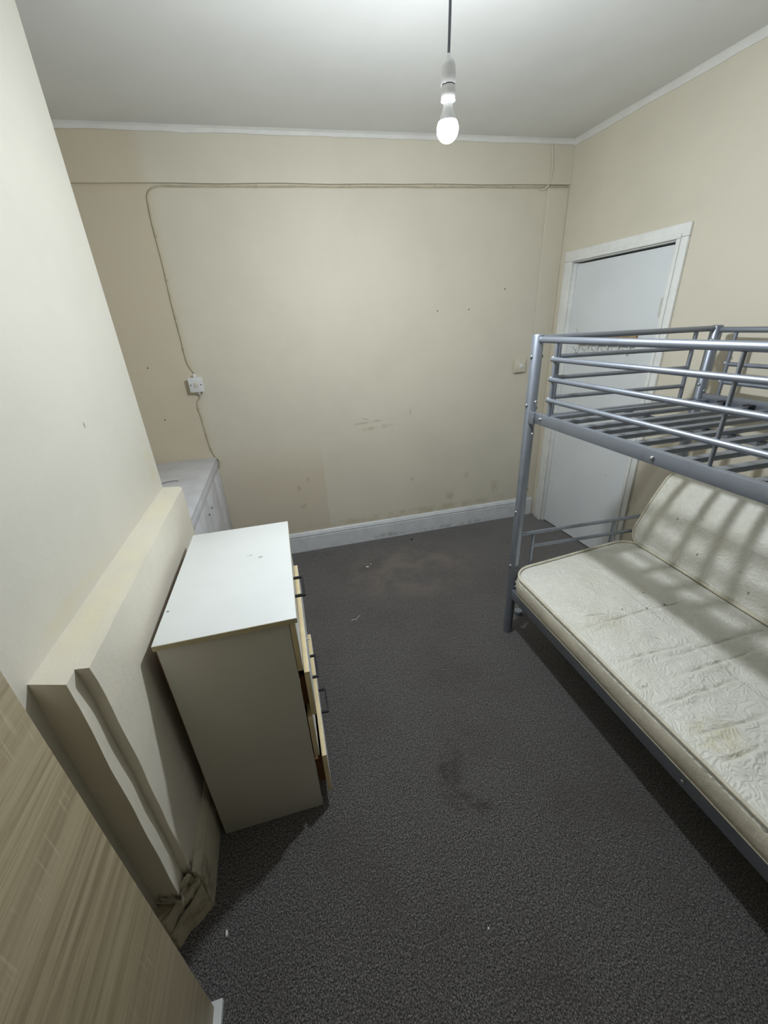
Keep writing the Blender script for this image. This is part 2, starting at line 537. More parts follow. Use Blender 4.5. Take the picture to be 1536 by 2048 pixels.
# right wall with the doorway
S0, S1, ZD = 0.150, 0.948, 2.022    # rough opening
def wallslab(b, s0, s1, z0, z1, o0=0.0, o1=-0.10):
    p = []
    for z in (z0, z1):
        for s, o in ((s0, o0), (s1, o0), (s1, o1), (s0, o1)):
            p.append(RW(s, z, o))
    b.hexa(p)
    return b
b = MB()
wallslab(b, -0.03, S0, -.05, 2.76)
wallslab(b, S1, 5.25, -.05, 2.76)
wallslab(b, S0, S1, ZD, 2.76)
wall_right = struct(b.build('wall_right', m_right), 'cream painted right wall behind the bunk bed and white door', 'wall')
b = MB(); b.box((LXA - .1, YN - .1, -.05), (2.45, YN, 2.76))
struct(b.build('wall_near', m_near), 'cream painted wall behind the viewer', 'wall')

# ragged white cut-in fillets where walls meet the ceiling
def fillet(name, p0, p1, inward, label, w=0.03, h=0.034, n=70, seed=0):
    b = MB()
    p0, p1, inward = Vector(p0), Vector(p1), Vector(inward)
    prev = None
    for i in range(n + 1):
        t = i / n
        p = p0.lerp(p1, t)
        p.z = zc(p.x)
        hh = h * (1 + 0.22 * noise.noise((t * 14, seed, 0)) + 0.16 * noise.noise((t * 47, seed, 2)))
        ww = w * (1 + 0.2 * noise.noise((t * 11, seed, 5)))
        a = b.bm.verts.new(p + Vector((0, 0, -hh)) + inward * 0.0005)
        d = b.bm.verts.new(p + inward * 0.005 + Vector((0, 0, -hh)))
        c = b.bm.verts.new(p + inward * ww + Vector((0, 0, -0.0005)))
        e = b.bm.verts.new(p + inward * 0.0005 + Vector((0, 0, -0.0005)))
        m2 = b.bm.verts.new(p + inward * ww * 0.42 + Vector((0, 0, -hh * 0.36)))
        cur = (a, d, m2, c, e)
        if prev:
            for k in range(5):
                b.bm.faces.new((prev[k], prev[(k + 1) % 5], cur[(k + 1) % 5], cur[k]))
        else:
            b.bm.faces.new(cur[::-1])
        prev = cur
    b.bm.faces.new(prev)
    return struct(b.build(name, m_cove, smooth=True), label, 'trim')
fillet('trim_1', (LXA, D - .019, 0), (RX - .002, D - .019, 0), (0, -1, 0), 'ragged white painted strip between back wall and ceiling', w=0.022, h=0.026)
q0, q1 = RW(0.0, 0, 0.0), RW(5.0, 0, 0.0)
fillet('trim_2', q0, q1, (-math.cos(PHI), -math.sin(PHI), 0), 'white painted strip between right wall and ceiling', w=0.024, h=0.03, seed=4)

# skirting boards with a moulded top
def skirting(name, mat, p0, p1, inward, h, t, label, ragged=0.0, zl=-0.01):
    p0, p1, inward = Vector(p0), Vector(p1), Vector(inward)
    prof = [(0.0005, zl), (t, zl), (t, h * 0.74), (t * 0.86, h * 0.755), (t * 0.86, h * 0.79), (t * 1.06, h * 0.81), (t * 1.06, h * 0.86),
            (t * 0.80, h * 0.90), (t * 0.72, h * 0.94), (t * 0.45, h * 0.985), (t * 0.3, h), (0.0005, h)]
    b = MB()
    n = 30
    prev = None
    for i in range(n + 1):
        f = i / n
        p = p0.lerp(p1, f)
        off = ragged * noise.noise((f * 9, 1.2, 3.3))
        cur = [b.bm.verts.new(p + inward * (d + (off if d > 0.001 else 0)) + Vector((0, 0, z))) for d, z in prof]
        if prev:
            for k in range(len(prof)):
                k2 = (k + 1) % len(prof)
                b.bm.faces.new((prev[k], prev[k2], cur[k2], cur[k]))
        else:
            b.bm.faces.new(cur[::-1])
        prev = cur
    b.bm.faces.new(prev)
    return struct(b.build(name, mat, smooth=True), label, 'skirting board')
skirting('baseboard_back', m_skirt, (-0.50, D, 0), (RX - .012, D, 0), (0, -1, 0), 0.172, 0.02, 'white moulded skirting board along the back wall')
bl = skirting('baseboard_left', m_skirtl, (-0.470, 0.770, 0), (-0.486, 1.85, 0), (1, 0.015, 0), 0.222, 0.017, 'aged cream skirting board along the boxed ledge, broken at its near end', ragged=0.002)
skirting('baseboard_right', m_skirt, RW(1.01, 0), RW(5.0, 0), (-math.cos(PHI), -math.sin(PHI), 0), 0.165, 0.018, 'white skirting board along the right wall under the bunk bed')
# the crumbled end of that skirting, wrapping the corner of the ledge
def lump(b, c, r, seed, sub=3, amp=0.25, squash=(1, 1, 1)):
    res = bmesh.ops.create_icosphere(b.bm, subdivisions=sub, radius=1.0)
    for v in res['verts']:
        d = v.co.normalized()
        k = 1 + amp * noise.noise(d * 1.9 + Vector((seed, 0, 0))) + amp * 0.5 * noise.noise(d * 5 + Vector((0, seed, 0)))
        # push towards a blocky shape
        mx = max(abs(d.x), abs(d.y), abs(d.z))
        d = d / (mx ** 0.65)
        v.co = Vector(c) + Vector((d.x * r[0] * k, d.y * r[1] * k, d.z * r[2] * k))
def ragged_prism(poly, ztop, seed, n=9, sub=5):
    """upright chunk with a chipped, uneven top and a slightly wandering face"""
    b = MB()
    dense = []
    m = len(poly)
    for i in range(m):
        p, q = poly[i], poly[(i + 1) % m]
        for k in range(sub):
            dense.append((p[0] + (q[0] - p[0]) * k / sub, p[1] + (q[1] - p[1]) * k / sub))
    cx = sum(p[0] for p in dense) / len(dense); cy = sum(p[1] for p in dense) / len(dense)
    rings = []
    for j in range(n + 3):
        ring = []
        f = min(j / n, 1.0)
        shrink = 1.0 if j <= n else (0.86 if j == n + 1 else 0.3)
        for (x, y) in dense:
            zt = ztop(x, y) + 0.010 * noise.noise((x * 60, y * 60, seed)) + 0.006 * noise.noise((x * 160, y * 160, seed))
            d = 0.0035 * noise.noise((x * 40, y * 40, f * 6 + seed))
            X, Y = cx + (x - cx) * shrink, cy + (y - cy) * shrink
            ring.append(b.bm.verts.new((X + d, Y + d, zt * f + (0.004 if j > n else 0))))
        rings.append(ring)
    L = len(dense)
    for A, B in zip(rings, rings[1:]):
        for k in range(L):
            b.bm.faces.new((A[k], A[(k + 1) % L], B[(k + 1) % L], B[k]))
    b.bm.faces.new(rings[0][::-1]); b.bm.faces.new(rings[-1])
    return b
poly = [(-0.4545, 0.775), (-0.462, 0.764), (-0.497, 0.738), (-0.520, 0.722), (-0.540, 0.694), (-0.584, 0.692), (-0.584, 0.745), (-0.500, 0.752), (-0.475, 0.775)]
b = ragged_prism(poly, lambda x, y: 0.150 + 0.9 * (x + 0.584) * 0.35, 1.3)
b.build('broken_end', m_rubble, bl, smooth=True)
b = ragged_prism([(-0.470, 0.765), (-0.478, 0.750), (-0.497, 0.735), (-0.512, 0.733), (-0.512, 0.744), (-0.492, 0.752), (-0.482, 0.768)], lambda x, y: 0.222, 5.1)
b.build('loose_plaster', m_rubble, bl, smooth=True)

# ------------------------------------------------------------------ the door
door = empty('door_1', RW(0.55, 0), 'plain white flush door in the right wall behind the bunk bed', 'door')
door['kind'] = 'structure'
L0, L1, LT = 0.183, 0.925, 1.992
b = MB(); wallslab(b, L0, L1, 0.012, LT, -0.012, -0.052); b.build('door_leaf', m_door, door)
def board(name, s0, s1, z0, z1, o0, o1, mat=m_casing, bev=0.004):
    b = MB(); wallslab(b, s0, s1, z0, z1, o0, o1)
    if bev:
        bmesh.ops.bevel(b.bm, geom=list(b.bm.edges), offset=bev, segments=2, profile=0.5, affect='EDGES')
    return b.build(name, mat, door, smooth=True)
# jambs and head fill the opening, casing boards lie on the wall
board('jamb', S0, L0 - .004, 0.0, LT + .008, 0.004, -0.09)
board('jamb', L1 + .005, S1, 0.0, LT + .008, 0.004, -0.09)
board('head_jamb', S0, S1, LT + .012, ZD, 0.004, -0.09)
board('casing', 0.074, 0.158, 0.0, 2.016, 0.018, 0.0005)
board('casing', 0.945, 1.000, 0.0, 2.016, 0.018, 0.0005)
board('casing', 0.074, 1.000, 2.0165, 2.078, 0.018, 0.0005)
board('casing_bead', 0.132, 0.164, 0.0, 2.010, 0.026, 0.0185)
board('casing_bead', 0.938, 0.962, 0.0, 2.010, 0.026, 0.0185)
board('casing_bead', 0.132, 0.962, 2.0105, 2.034, 0.026, 0.0185)
board('door_stop', L0 - .002, L0 + .012, 0.0, LT - .01, -0.053, -0.07, bev=0.0)
for z in (0.25, 1.69):
    b = MB()
    b.tube([RW(L1 + .002, z - .05, 0.004), RW(L1 + .002, z - .018, 0.004)], 0.007, 10)
    b.tube([RW(L1 + .002, z - .016, 0.004), RW(L1 + .002, z + .016, 0.004)], 0.0072, 10)
    b.tube([RW(L1 + .002, z + .018, 0.004), RW(L1 + .002, z + .05, 0.004)], 0.007, 10)
    wallslab(b, L1 - .030, L1 - .002, z - .05, z + .05, -0.010, -0.0115)
    b.build('hinge', m_wire, door, smooth=True)
b = MB(); b.lathe([(0.0, 0), (0.004, 0), (0.004, 0.002), (0, 0.003)], RW(0.75, 0.62, -0.012), 8, 'X'); b.build('nail_head', m_rubber, door)

# hook rail hung on the door
rail = empty('hook_rail', RW(0.55, 1.49, 0), 'wooden hook rail with painted wire hooks hung on the white door', 'hook rail')
b = MB(); wallslab(b, 0.305, 0.792, 1.478, 1.540, 0.010, -0.0115)
bmesh.ops.bevel(b.bm, geom=list(b.bm.edges), offset=0.003, segments=2, profile=0.5, affect='EDGES')
b.build('hook_board', m_brown, rail, smooth=True)
for k in range(6):
    s = 0.33 + k * 0.087
    b = MB()
    if k == 0:
        b.tube([RW(s, 1.522, 0.013), RW(s, 1.545, 0.03), RW(s, 1.570, 0.048), RW(s, 1.585, 0.050)], 0.0035, 8)
    b.tube([RW(s, 1.500, 0.013), RW(s, 1.462, 0.018), RW(s, 1.446, 0.036), RW(s, 1.456, 0.058), RW(s, 1.470, 0.064)], 0.0035, 8)
    b.lathe([(0.0, -.0), (0.008, 0), (0.008, 0.004), (0, 0.005)], RW(s, 1.508, 0.012), 10, 'X')
    b.build('hook', m_wire, rail, smooth=True)

# ------------------------------------------------------------------ pendant lamp
lamp = empty('pendant_lamp', (BULB.x, BULB.y, zc(BULB.x)), 'bare glowing bulb hanging on a grey cord from the ceiling', 'lamp')
bx, by, bz = BULB
b = MB(); b.lathe([(0.0, -.028), (0.012, -.028), (0.03, -.022), (0.042, -.008), (0.044, 0.0), (0.0, 0.0)], (bx, by, zc(bx) - .001), 28)
b.build('ceiling_rose', m_plastic, lamp, smooth=True)
b = MB()
cp = []
for i in range(13):
    t = i / 12
    z = (bz + 0.158) * (1 - t) + (zc(bx) - .028) * t
    cp.append((bx + 0.003 * math.sin(t * 5) , by + 0.002 * math.sin(t * 7), z))
b.tube(cp, 0.0038, 10); b.build('cord', m_cord, lamp, smooth=True)
b = MB()
hz = bz + 0.062
b.lathe([(0.0, 0.0), (0.0195, 0.0), (0.0200, 0.028), (0.0188, 0.030), (0.0, 0.030)], (bx, by, hz), 28); b.build('holder_skirt', m_plastic, lamp, smooth=True)
b = MB(); b.lathe([(0.0, 0.0), (0.0182, 0.0), (0.0182, 0.0026), (0.0, 0.0026)], (bx, by, hz + 0.030), 28); b.build('holder_ring', m_cord, lamp, smooth=True)
b = MB(); b.lathe([(0.0, 0.0), (0.0200, 0.0), (0.0196, 0.038), (0.0170, 0.046), (0.008, 0.054), (0.0045, 0.064), (0, 0.064)], (bx, by, hz + 0.0326), 28); b.build('holder_cap', m_plastic, lamp, smooth=True)
b = MB()
b.lathe([(0.0, 0.062), (0.0125, 0.062), (0.0130, 0.050), (0.0160, 0.040), (0.0225, 0.025), (0.0262, 0.0165), (0.0, 0.0165)], (bx, by, bz), 28)
bulb = b.build('bulb', m_plastic, lamp, smooth=True)
b = MB()
prof = [(0.0, 0.0164), (0.0262, 0.0164)]
for k in range(1, 13):
    a = math.radians(32 - k * (122 / 12))
    prof.append((0.0308 * math.cos(a), 0.0308 * math.sin(a)))
b.lathe(prof, (bx, by, bz), 28)
tag(b.build('glowing_globe', m_glow, bulb, smooth=True), 'brightly glowing white globe')

# ------------------------------------------------------------------ cables and switches on the back wall
def catmull(pts, n=8):
    P = [Vector(p) for p in pts]
    P = [P[0] * 2 - P[1]] + P + [P[-1] * 2 - P[-2]]
    out = []
    for i in range(1, len(P) - 2):
        for k in range(n):
            t = k / n
            a, b_, c, d = P[i - 1], P[i], P[i + 1], P[i + 2]
            out.append(0.5 * ((2 * b_) + (-a + c) * t + (2 * a - 5 * b_ + 4 * c - d) * t * t + (-a + 3 * b_ - 3 * c + d) * t ** 3))
    out.append(P[-2])
    return out
yw = D - 0.0045
def clip_mesh():
    b = MB(); b.box((-0.006, -0.004, -0.005), (0.006, 0.004, 0.005), 0.0015)
    b.lathe([(0.0, -0.007), (0.0022, -0.007), (0.0022, -0.003), (0, -0.003)], (0.005, 0, 0), 8, 'Y')
    o = b.build('cable_clip', m_cable)
    me = o.data
    bpy.data.objects.remove(o)
    return me
clip_me = clip_mesh()
def add_clip(parent, x, z, y=D - 0.0045, rot=0.0):
    o = bpy.data.objects.new('cable_clip', clip_me)
    C.objects.link(o)
    o.parent = parent
    o.location = (x, y - 0.003, z)
    o.rotation_euler = (0, rot, 0)
    return o

pts = []
for i in range(22):
    x = 2.108 - i * (2.108 + 0.40) / 21
    pts.append((x, D - 0.0055 - (0.010 if x > 1.955 else 0), zb_(x) - 0.008 + 0.003 * noise.noise((x * 5, 2, 0)) - 0.004))
pts += [(-0.47, yw, 2.432), (-0.518, yw, 2.420), (-0.545, yw, 2.392), (-0.553, yw, 2.34), (-0.556, yw, 2.25), (-0.553, yw, 2.05), (-0.556, yw, 1.85), (-0.553, yw, 1.66), (-0.552, yw, 1.53), (-0.540, yw, 1.485), (-0.5245, yw, 1.452)]
b = MB(); b.tube(catmull(pts, 5), 0.0042, 8)
cab = tag(b.build('surface_cable', m_cable, smooth='all'), 'cream cable running under the boxed beam and down to the wall switch', 'cable', 'cables on the back wall')
for z in (2.20, 1.98, 1.78, 1.60):
    add_clip(cab, -0.553, z, rot=math.pi / 2 * 0)
for x in (1.7, 1.15, 0.6, 0.05):
    add_clip(cab, x, zb_(x) - .012, D - .006, math.pi / 2)
pts = [(-0.518, yw - .004, 1.318), (-0.525, yw - .002, 1.295), (-0.545, yw, 1.270), (-0.550, yw, 1.24), (-0.545, yw, 1.16), (-0.540, yw, 1.06), (-0.535, yw, 0.97), (-0.522, yw, 0.90), (-0.500, yw, 0.86), (-0.4945, yw, 0.83), (-0.5035, yw - .01, 0.80)]
b = MB(); b.tube(catmull(pts, 6), 0.0042, 8)
cab2 = tag(b.build('surface_cable', m_cable, smooth='all'), 'short cream cable from the wall switch down into the white cupboard', 'cable', 'cables on the back wall')
for x, z in ((-0.549, 1.225), (-0.540, 1.05)):
    add_clip(cab2, x, z)
pts = [(1.950, D - .025, zc(1.95) - .03), (1.957, D - .0265, 2.64), (1.966, D - .0265, 2.58), (1.966, D - .0265, 2.53), (1.957, D - .0262, 2.485), (1.945, D - .026, 2.462), (1.930, D - .014, 2.452), (1.905, D - .008, 2.449)]
b = MB(); b.tube(catmull(pts, 6), 0.0048, 8)
tag(b.build('surface_cable', m_back, smooth='all'), 'short painted-over cable dropping from the ceiling near the corner', 'cable', 'cables on the back wall')

sw = empty('wall_switch', (-0.522, D, 1.32), 'white fused switch with cables above and below, on the back wall', 'switch', 'switches on the back wall')
b = MB(); b.box((-0.563, D - .034, 1.337), (-0.481, D - .0005, 1.423), 0.004); b.build('back_box', m_plastic, sw, smooth=True)
b = MB(); b.box((-0.566, D - .044, 1.334), (-0.478, D - .0345, 1.426), 0.003); b.build('face_plate', m_plastic, sw, smooth=True)
b = MB(); b.box((-0.534, D - .048, 1.366), (-0.510, D - .0445, 1.394), 0.0015); b.build('fuse_carrier', m_plasticd, sw, smooth=True)
for x in (-0.553, -0.491):
    b = MB(); b.lathe([(0.0, -0.0025), (0.0032, -0.0025), (0.0036, -0.0003), (0, -0.0003)], (x, D - .044, 1.380), 10, 'Y'); b.build('screw', m_rubber, sw)
b = MB(); b.lathe([(0.0, 0), (0.010, 0), (0.010, 0.012), (0.007, 0.018), (0.0, 0.018)], (-0.5245, D - .018, 1.4265), 14); b.build('cable_gland', m_plastic, sw, smooth=True)
b = MB(); b.lathe([(0.0, 0), (0.007, 0), (0.010, 0.006), (0.010, 0.017), (0.0, 0.017)], (-0.518, D - .018, 1.3165), 14); b.build('cable_gland', m_plastic, sw, smooth=True)

sw2 = empty('wall_switch', (1.862, D, 1.27), 'painted-over square light switch on the back wall beside the bunk bed', 'switch', 'switches on the back wall')
b = MB(); b.box((1.812, D - .022, 1.279), (1.914, D - .0005, 1.385), 0.005); b.build('back_box', m_plasticd, sw2, smooth=True)
b = MB(); b.box((1.818, D - .031, 1.285), (1.908, D - .0225, 1.379), 0.004); b.build('face_plate', m_plasticd, sw2, smooth=True)
b = MB(); b.box((1.850, D - .036, 1.318), (1.878, D - .0315, 1.350), 0.002); b.build('rocker', m_plastic, sw2, smooth=True)
for x in (1.829, 1.897):
    b = MB(); b.lathe([(0.0, -0.0022), (0.003, -0.0022), (0.0034, -0.0003), (0, -0.0003)], (x, D - .031, 1.332), 10, 'Y'); b.build('screw', m_plasticd, sw2)

# ------------------------------------------------------------------ white built-in cupboard in the far alcove
CT = 0.878
cup = empty('alcove_cupboard', (-0.78, 2.45, 0), 'low white painted built-in cupboard in the far left alcove', 'cupboard')
b = MB(); b.box((LXA + .001, 1.928, 0.0), (-0.522, D - .001, CT - .022)); b.build('carcass', m_cup, cup)
b = MB(); b.box((LXA + .001, 1.905, CT - .0215), (-0.506, D - .001, CT), 0.003); b.build('top_board', m_cup, cup, smooth=True)
b = MB(); b.box((-0.5215, 1.93, CT - .075), (-0.507, D - .001, CT - .022), 0.002); b.build('face_rail', m_cup, cup, smooth=True)
for y0, y1 in ((1.93, 2.37), (2.376, 2.72), (2.726, D - .001)):
    b = MB(); b.box((-0.5215, y0, 0.0), (-0.509, y1, CT - .0765), 0.002)
    p = b.build('front_panel', m_cup, cup, smooth=True)
    if y1 < 2.9:
        b = MB(); b.lathe([(0.0, 0.0), (0.007, 0.0), (0.007, 0.003), (0.004, 0.005), (0.004, 0.009), (0, 0.009)], (-0.5088, y0 + 0.05 if y0 > 2 else y1 - .05, CT - .16), 12, 'X'); b.build('knob', m_steel, p, smooth=True)
for k, (x, y) in enumerate(((-0.72, 2.52), (-0.70, 2.22))):
    b = MB(); b.tube(catmull([(x - .05, y - .004, CT + .001), (x - .02, y, CT + .006), (x + .02, y + .003, CT + .007), (x + .045, y + .012, CT + .001)], 5), 0.0016, 6)
    b.build('bent_staple', m_rubber, cup, smooth='all')

# ------------------------------------------------------------------ chest of drawers
chest = empty('chest_of_drawers', (-0.25, 1.30, 0), 'white chest of drawers with pale oak drawer edges standing against the boxed ledge', 'chest of drawers')
CX0, CX1, CY0, CY1, CZ = -0.436, -0.076, 0.976, 1.632, 0.917
b = MB(); b.box((-0.441, 0.968, CZ - .018), (-0.051, 1.640, CZ), 0.0012); top_ = b.build('top_panel', m_mel, chest, smooth=True)
b = MB(); b.box((-0.4405, 0.9672, CZ - .0175), (-0.0505, 0.9679, CZ - .0012)); b.box((-0.0509, 0.9672, CZ - .0175), (-0.0502, 1.6395, CZ - .0012)); b.build('edge_band', m_band, top_)
b = MB(); b.box((CX0, CY0, 0.0), (CX1, CY0 + .016, CZ - .0185), 0.001); b.build('side_panel', m_melside, chest, smooth=True)
b = MB(); b.box((CX0, CY1 - .016, 0.0), (CX1, CY1, CZ - .0185), 0.001); b.build('side_panel', m_melside, chest, smooth=True)
b = MB(); b.box((CX0 - .003, CY0 + .002, 0.03), (CX0 - .0002, CY1 - .002, CZ - .02)); b.build('back_panel', m_inner, chest)
b = MB(); b.box((CX1 - .030, CY0 + .0165, 0.0), (CX1 - .014, CY1 - .0165, 0.07), 0.001); b.build('plinth', m_melside, chest)
drawers = [(0.703, 0.893, 0.0, 0.039), (0.497, 0.692, 0.017, 0), (0.288, 0.490, 0.002, 0.037), (0.076, 0.279, 0.026, 0.033)]
for z0, z1, out, has_handle in drawers:
    xf = CX1 + .0015 + out
    b = MB(); b.box((xf, CY0 + .001, z0), (xf + .016, CY1 - .001, z1), 0.0008)
    d = b.build('drawer', m_frontlam, chest, smooth=True)
    # thin white laminate skin on the outer face
    b = MB(); b.box((xf + .0161, CY0 + .0015, z0 + .0005), (xf + .0168, CY1 - .0015, z1 - .0005)); b.build('front_skin', m_mel, d)
    for yy in (CY0 + .030, CY1 - .042):
        b = MB(); b.box((xf - .33, yy, z0 + .02), (xf - .0003, yy + .012, z1 - .05)); b.build('drawer_side', m_inner, d)
    b = MB(); b.box((xf - .33, CY0 + .0422, z0 + .03), (xf - .0005, CY1 - .0422, z0 + .034)); b.build('drawer_bottom', m_inner, d)
    if has_handle:
        yc, zz, xo = 1.302, (z0 + z1) / 2, xf + .0169
        b = MB()
        b.box((xo, yc - .064, zz - .0045), (xo + has_handle, yc - .055, zz + .0045), 0.0008)
        b.box((xo, yc + .055, zz - .0045), (xo + has_handle, yc + .064, zz + .0045), 0.0008)
        b.box((xo + has_handle - .008, yc - .0635, zz - .0044), (xo + has_handle + .0002, yc + .0635, zz + .0044), 0.0008)
        b.build('handle', m_black, d, smooth=True)
    else:
        b = MB(); b.lathe([(0.0, 0.0), (0.003, 0.0), (0.003, 0.008), (0, 0.008)], (xf + .0169, 1.24, (z0 + z1) / 2), 8, 'X'); b.build('bare_screw', m_chrome, d)

# ------------------------------------------------------------------ wood-effect wardrobe in the near alcove
wr = empty('wardrobe', (-0.7, 0.1, 0), 'oak-effect wardrobe with horizontal grain at the near left edge', 'wardrobe')
WXF, WYF = -0.421, 0.538
lean = 0.012
def wslab(b, x0, x1, y0, y1, z0, z1):
    k = lambda z: -lean * z
    b.hexa([(x0, y0, z0), (x1, y0, z0), (x1, y1 + k(z0), z0), (x0, y1 + k(z0), z0), (x0, y0, z1), (x1, y0, z1), (x1, y1 + k(z1), z1), (x0, y1 + k(z1), z1)])
b = MB(); wslab(b, LXA + .005, WXF - .019, -0.60, WYF, 0.021, 1.82); b.build('carcass', m_oak, wr)
for y0, y1 in ((-0.598, -0.032), (-0.028, WYF)):
    b = MB(); wslab(b, WXF - .0185, WXF, y0, y1, 0.021, 1.82)
    bmesh.ops.bevel(b.bm, geom=list(b.bm.edges), offset=0.003, segments=2, profile=0.5, affect='EDGES')
    dd = b.build('door', m_oak, wr, smooth=True)
    b = MB(); b.box((WXF + .0003, (-0.08 if y0 < -.1 else 0.012), 0.95), (WXF + .014, (-0.068 if y0 < -.1 else 0.024), 1.08), 0.002); b.build('handle', m_black, dd)
b = MB(); b.box((LXA + .006, -0.60, 0.0), (-0.4015, 0.549, 0.0205), 0.001); b.build('base_board', m_white, wr)

# ------------------------------------------------------------------ bunk bed
bed = empty('bunk_bed', (1.58, 0.65, 0), 'silver tubular steel bunk bed with a futon sofa below', 'bunk bed')
PX, PX2, PY, PYN, PZ = 1.097, 2.060, 1.631, -0.33, 1.606
def part(name, b, mat=m_steel, parent=bed, smooth=True):
    return b.build(name, mat, parent, smooth=smooth)
def rod(name, p0, p1, r, mat=m_steel, parent=bed, seg=14):
    b = MB(); b.tube([p0, p1], r, seg); return part(name, b, mat, parent)
posts = []
for x, y in ((PX, PY), (PX2, PY), (PX, PYN), (PX2, PYN)):
    zt = PZ if x == PX else 1.596
    b = MB()
    b.lathe([(0.0, 0.0), (0.0245, 0.0), (0.0250, 0.004), (0.0250, zt - .003), (0.0235, zt), (0.0, zt)], (x, y, 0), 26)
    p = part('post', b); posts.append(p)
    b = MB(); b.lathe([(0.0, 0.0), (0.0222, 0.0), (0.020, 0.003), (0.0, 0.004)], (x, y, zt - .0005), 22); part('post_cap', b, m_steel, p)
# bolts share one mesh
b = MB(); b.lathe([(0.0, 0.0), (0.0075, 0.0), (0.0075, 0.003), (0.005, 0.006), (0.0, 0.007)], (0, 0, 0), 12, 'X')
b0 = b.build('bolt', m_chrome, None, smooth=True); bolt_me = b0.data; bpy.data.objects.remove(b0)
def bolt(x, y, z, ang):
    o = bpy.data.objects.new('bolt', bolt_me); C.objects.link(o); o.parent = bed
    o.matrix_parent_inverse = bed.matrix_basis.inverted()
    o.location = (x, y, z); o.rotation_euler = (0, 0, ang)
# around the front far post: side facing -X, and side facing -Y
for z in (1.52, 1.315, 0.78, 0.46):
    bolt(PX - .0245, PY - .004, z, math.pi)
for z in (1.33, 1.225, 1.185, 0.36, 0.33):
    bolt(PX + .006, PY - .0245, z, -math.pi / 2)
for z in (1.52, 1.30, 0.90):
    bolt(PX + .0245, PY - .004, z, 0)
for z in (1.535, 1.33):
    bolt(PX2 - .0245, PY - .006, z, math.pi)
    bolt(PX2 - .004, PY - .0245, z - .03, -math.pi / 2)

def guard(x, z_top, rails, uprights, zb, r_top=0.0125):
    """long side guard rail: top tube plus thinner rails between uprights"""
    rod('top_rail', (x, PY - .024, z_top), (x, PYN + .024, z_top), r_top, seg=16)
    for k, u in enumerate(uprights):
        rod('upright', (x, u, zb), (x, u, z_top - .012), 0.0085 if k in (0, len(uprights) - 1) else 0.0058)
    for z in rails:
        rod('guard_rail', (x - (.006 if x < 1.5 else -.006), uprights[0] + .012, z), (x - (.006 if x < 1.5 else -.006), uprights[-1] - .012, z), 0.0095)
        b = MB(); lump(b, (x - .004, uprights[0] + .006, z + .006), (0.007, 0.006, 0.006), z * 9, 2); part('weld', b, m_steelw, smooth='all')
guard(PX, 1.588, (1.516, 1.438, 1.354), (1.496, 0.785, 0.07, -0.20), 1.287)
guard(PX2, 1.578, (1.430, 1.348), (1.535, 0.85, 0.16, -0.20), 1.287, 0.0125)
# end rails (far end in view, near end behind the viewer's right shoulder)
for y, sgn in ((PY, -1), (PYN, 1)):
    rod('end_top_rail', (PX + .024, y, 1.592), (PX2 - .024, y, 1.585), 0.0125, seg=16)
    for x in (1.208, 1.942):
        rod('end_upright', (x, y, 1.262), (x, y, 1.579), 0.0095)
    for z in (1.514, 1.425, 1.339):
        rod('end_rail', (1.214, y, z), (1.938, y, z - .010), 0.0095)
    rod('lower_end_rail', (PX + .022, y, 0.642), (PX2 - .024, y, 0.618), 0.0100)
    rod('lower_end_rail', (1.200, y, 0.556), (1.950, y, 0.532), 0.0095)
    for x in (1.195, 1.706, 1.944):
        rod('lower_upright', (x, y, 0.40), (x, y, 0.63), 0.0085)
    b = MB(); b.box((PX + .012, y - .012, 1.243), (PX2 - .012, y + .012, 1.262), 0.002); part('end_bearer', b)
    b = MB(); b.box((PX + .02, y - .012, 0.292), (PX2 - .012, y + .012, 0.330), 0.003); part('lower_end_bearer', b)
# long rails of the upper bunk: box section outside, angle ledge inside
for x in (PX, PX2):
    s = -1 if x == PX else 1
    b = MB(); b.box((x + s * .001 - .011, PYN + .02, 1.242), (x + s * .001 + .011, PY - .026, 1.288), 0.003); part('side_rail', b)
    b = MB(); b.box((x - s * .0125, PYN + .03, 1.243), (x - s * .045, PY - .045, 1.247)); part('slat_ledge', b)
for y in (1.585, 1.535, 0.95, 0.30, -0.2):
    bolt(PX - .0120, y, 1.268 if y > 1.5 else 1.262, math.pi)
# end plate joining rail and post
b = MB(); b.box((PX - .018, PY - .055, 1.236), (PX - .0125, PY - .012, 1.290), 0.001); part('rail_plate', b)
# slats
ys_ = [1.578, 1.480, 1.365, 1.282] + [1.205 - 0.1 * k for k in range(15)]
b = MB(); b.box((PX + .016, -.014, 0.0), (PX2 - .016, .014, 0.018), 0.003)
s0 = b.build('slat', m_steel, bed, smooth=True)
slat_me = s0.data
s0.location = (0, ys_[0], 1.2475)
for k, y in enumerate(ys_[1:]):
    o = bpy.data.objects.new('slat', slat_me); C.objects.link(o); o.parent = bed
    o.matrix_parent_inverse = bed.matrix_basis.inverted(); o.location = (0, y, 1.2475)
b = MB(); b.box((-0.013, -.0165, -0.0025), (0.024, .0165, 0.0235), 0.003)
c0 = b.build('slat_cap', m_rubber, bed, smooth=True); cap_me = c0.data
caps = [(1.130, 1.282), (1.130, 0.805), (2.025, 1.480), (2.025, 1.365), (2.025, 1.205), (2.025, 1.005), (2.025, 0.905)]
c0.location = (caps[0][0], caps[0][1], 1.2475)
for x, y in caps[1:]:
    o = bpy.data.objects.new('slat_cap', cap_me); C.objects.link(o); o.parent = bed
    o.matrix_parent_inverse = bed.matrix_basis.inverted(); o.location = (x, y, 1.2475)
# centre support rail under the slats
b = MB(); b.box((1.60, PYN + .02, 1.2225), (1.625, PY - .02, 1.2425), 0.002); part('centre_rail', b)
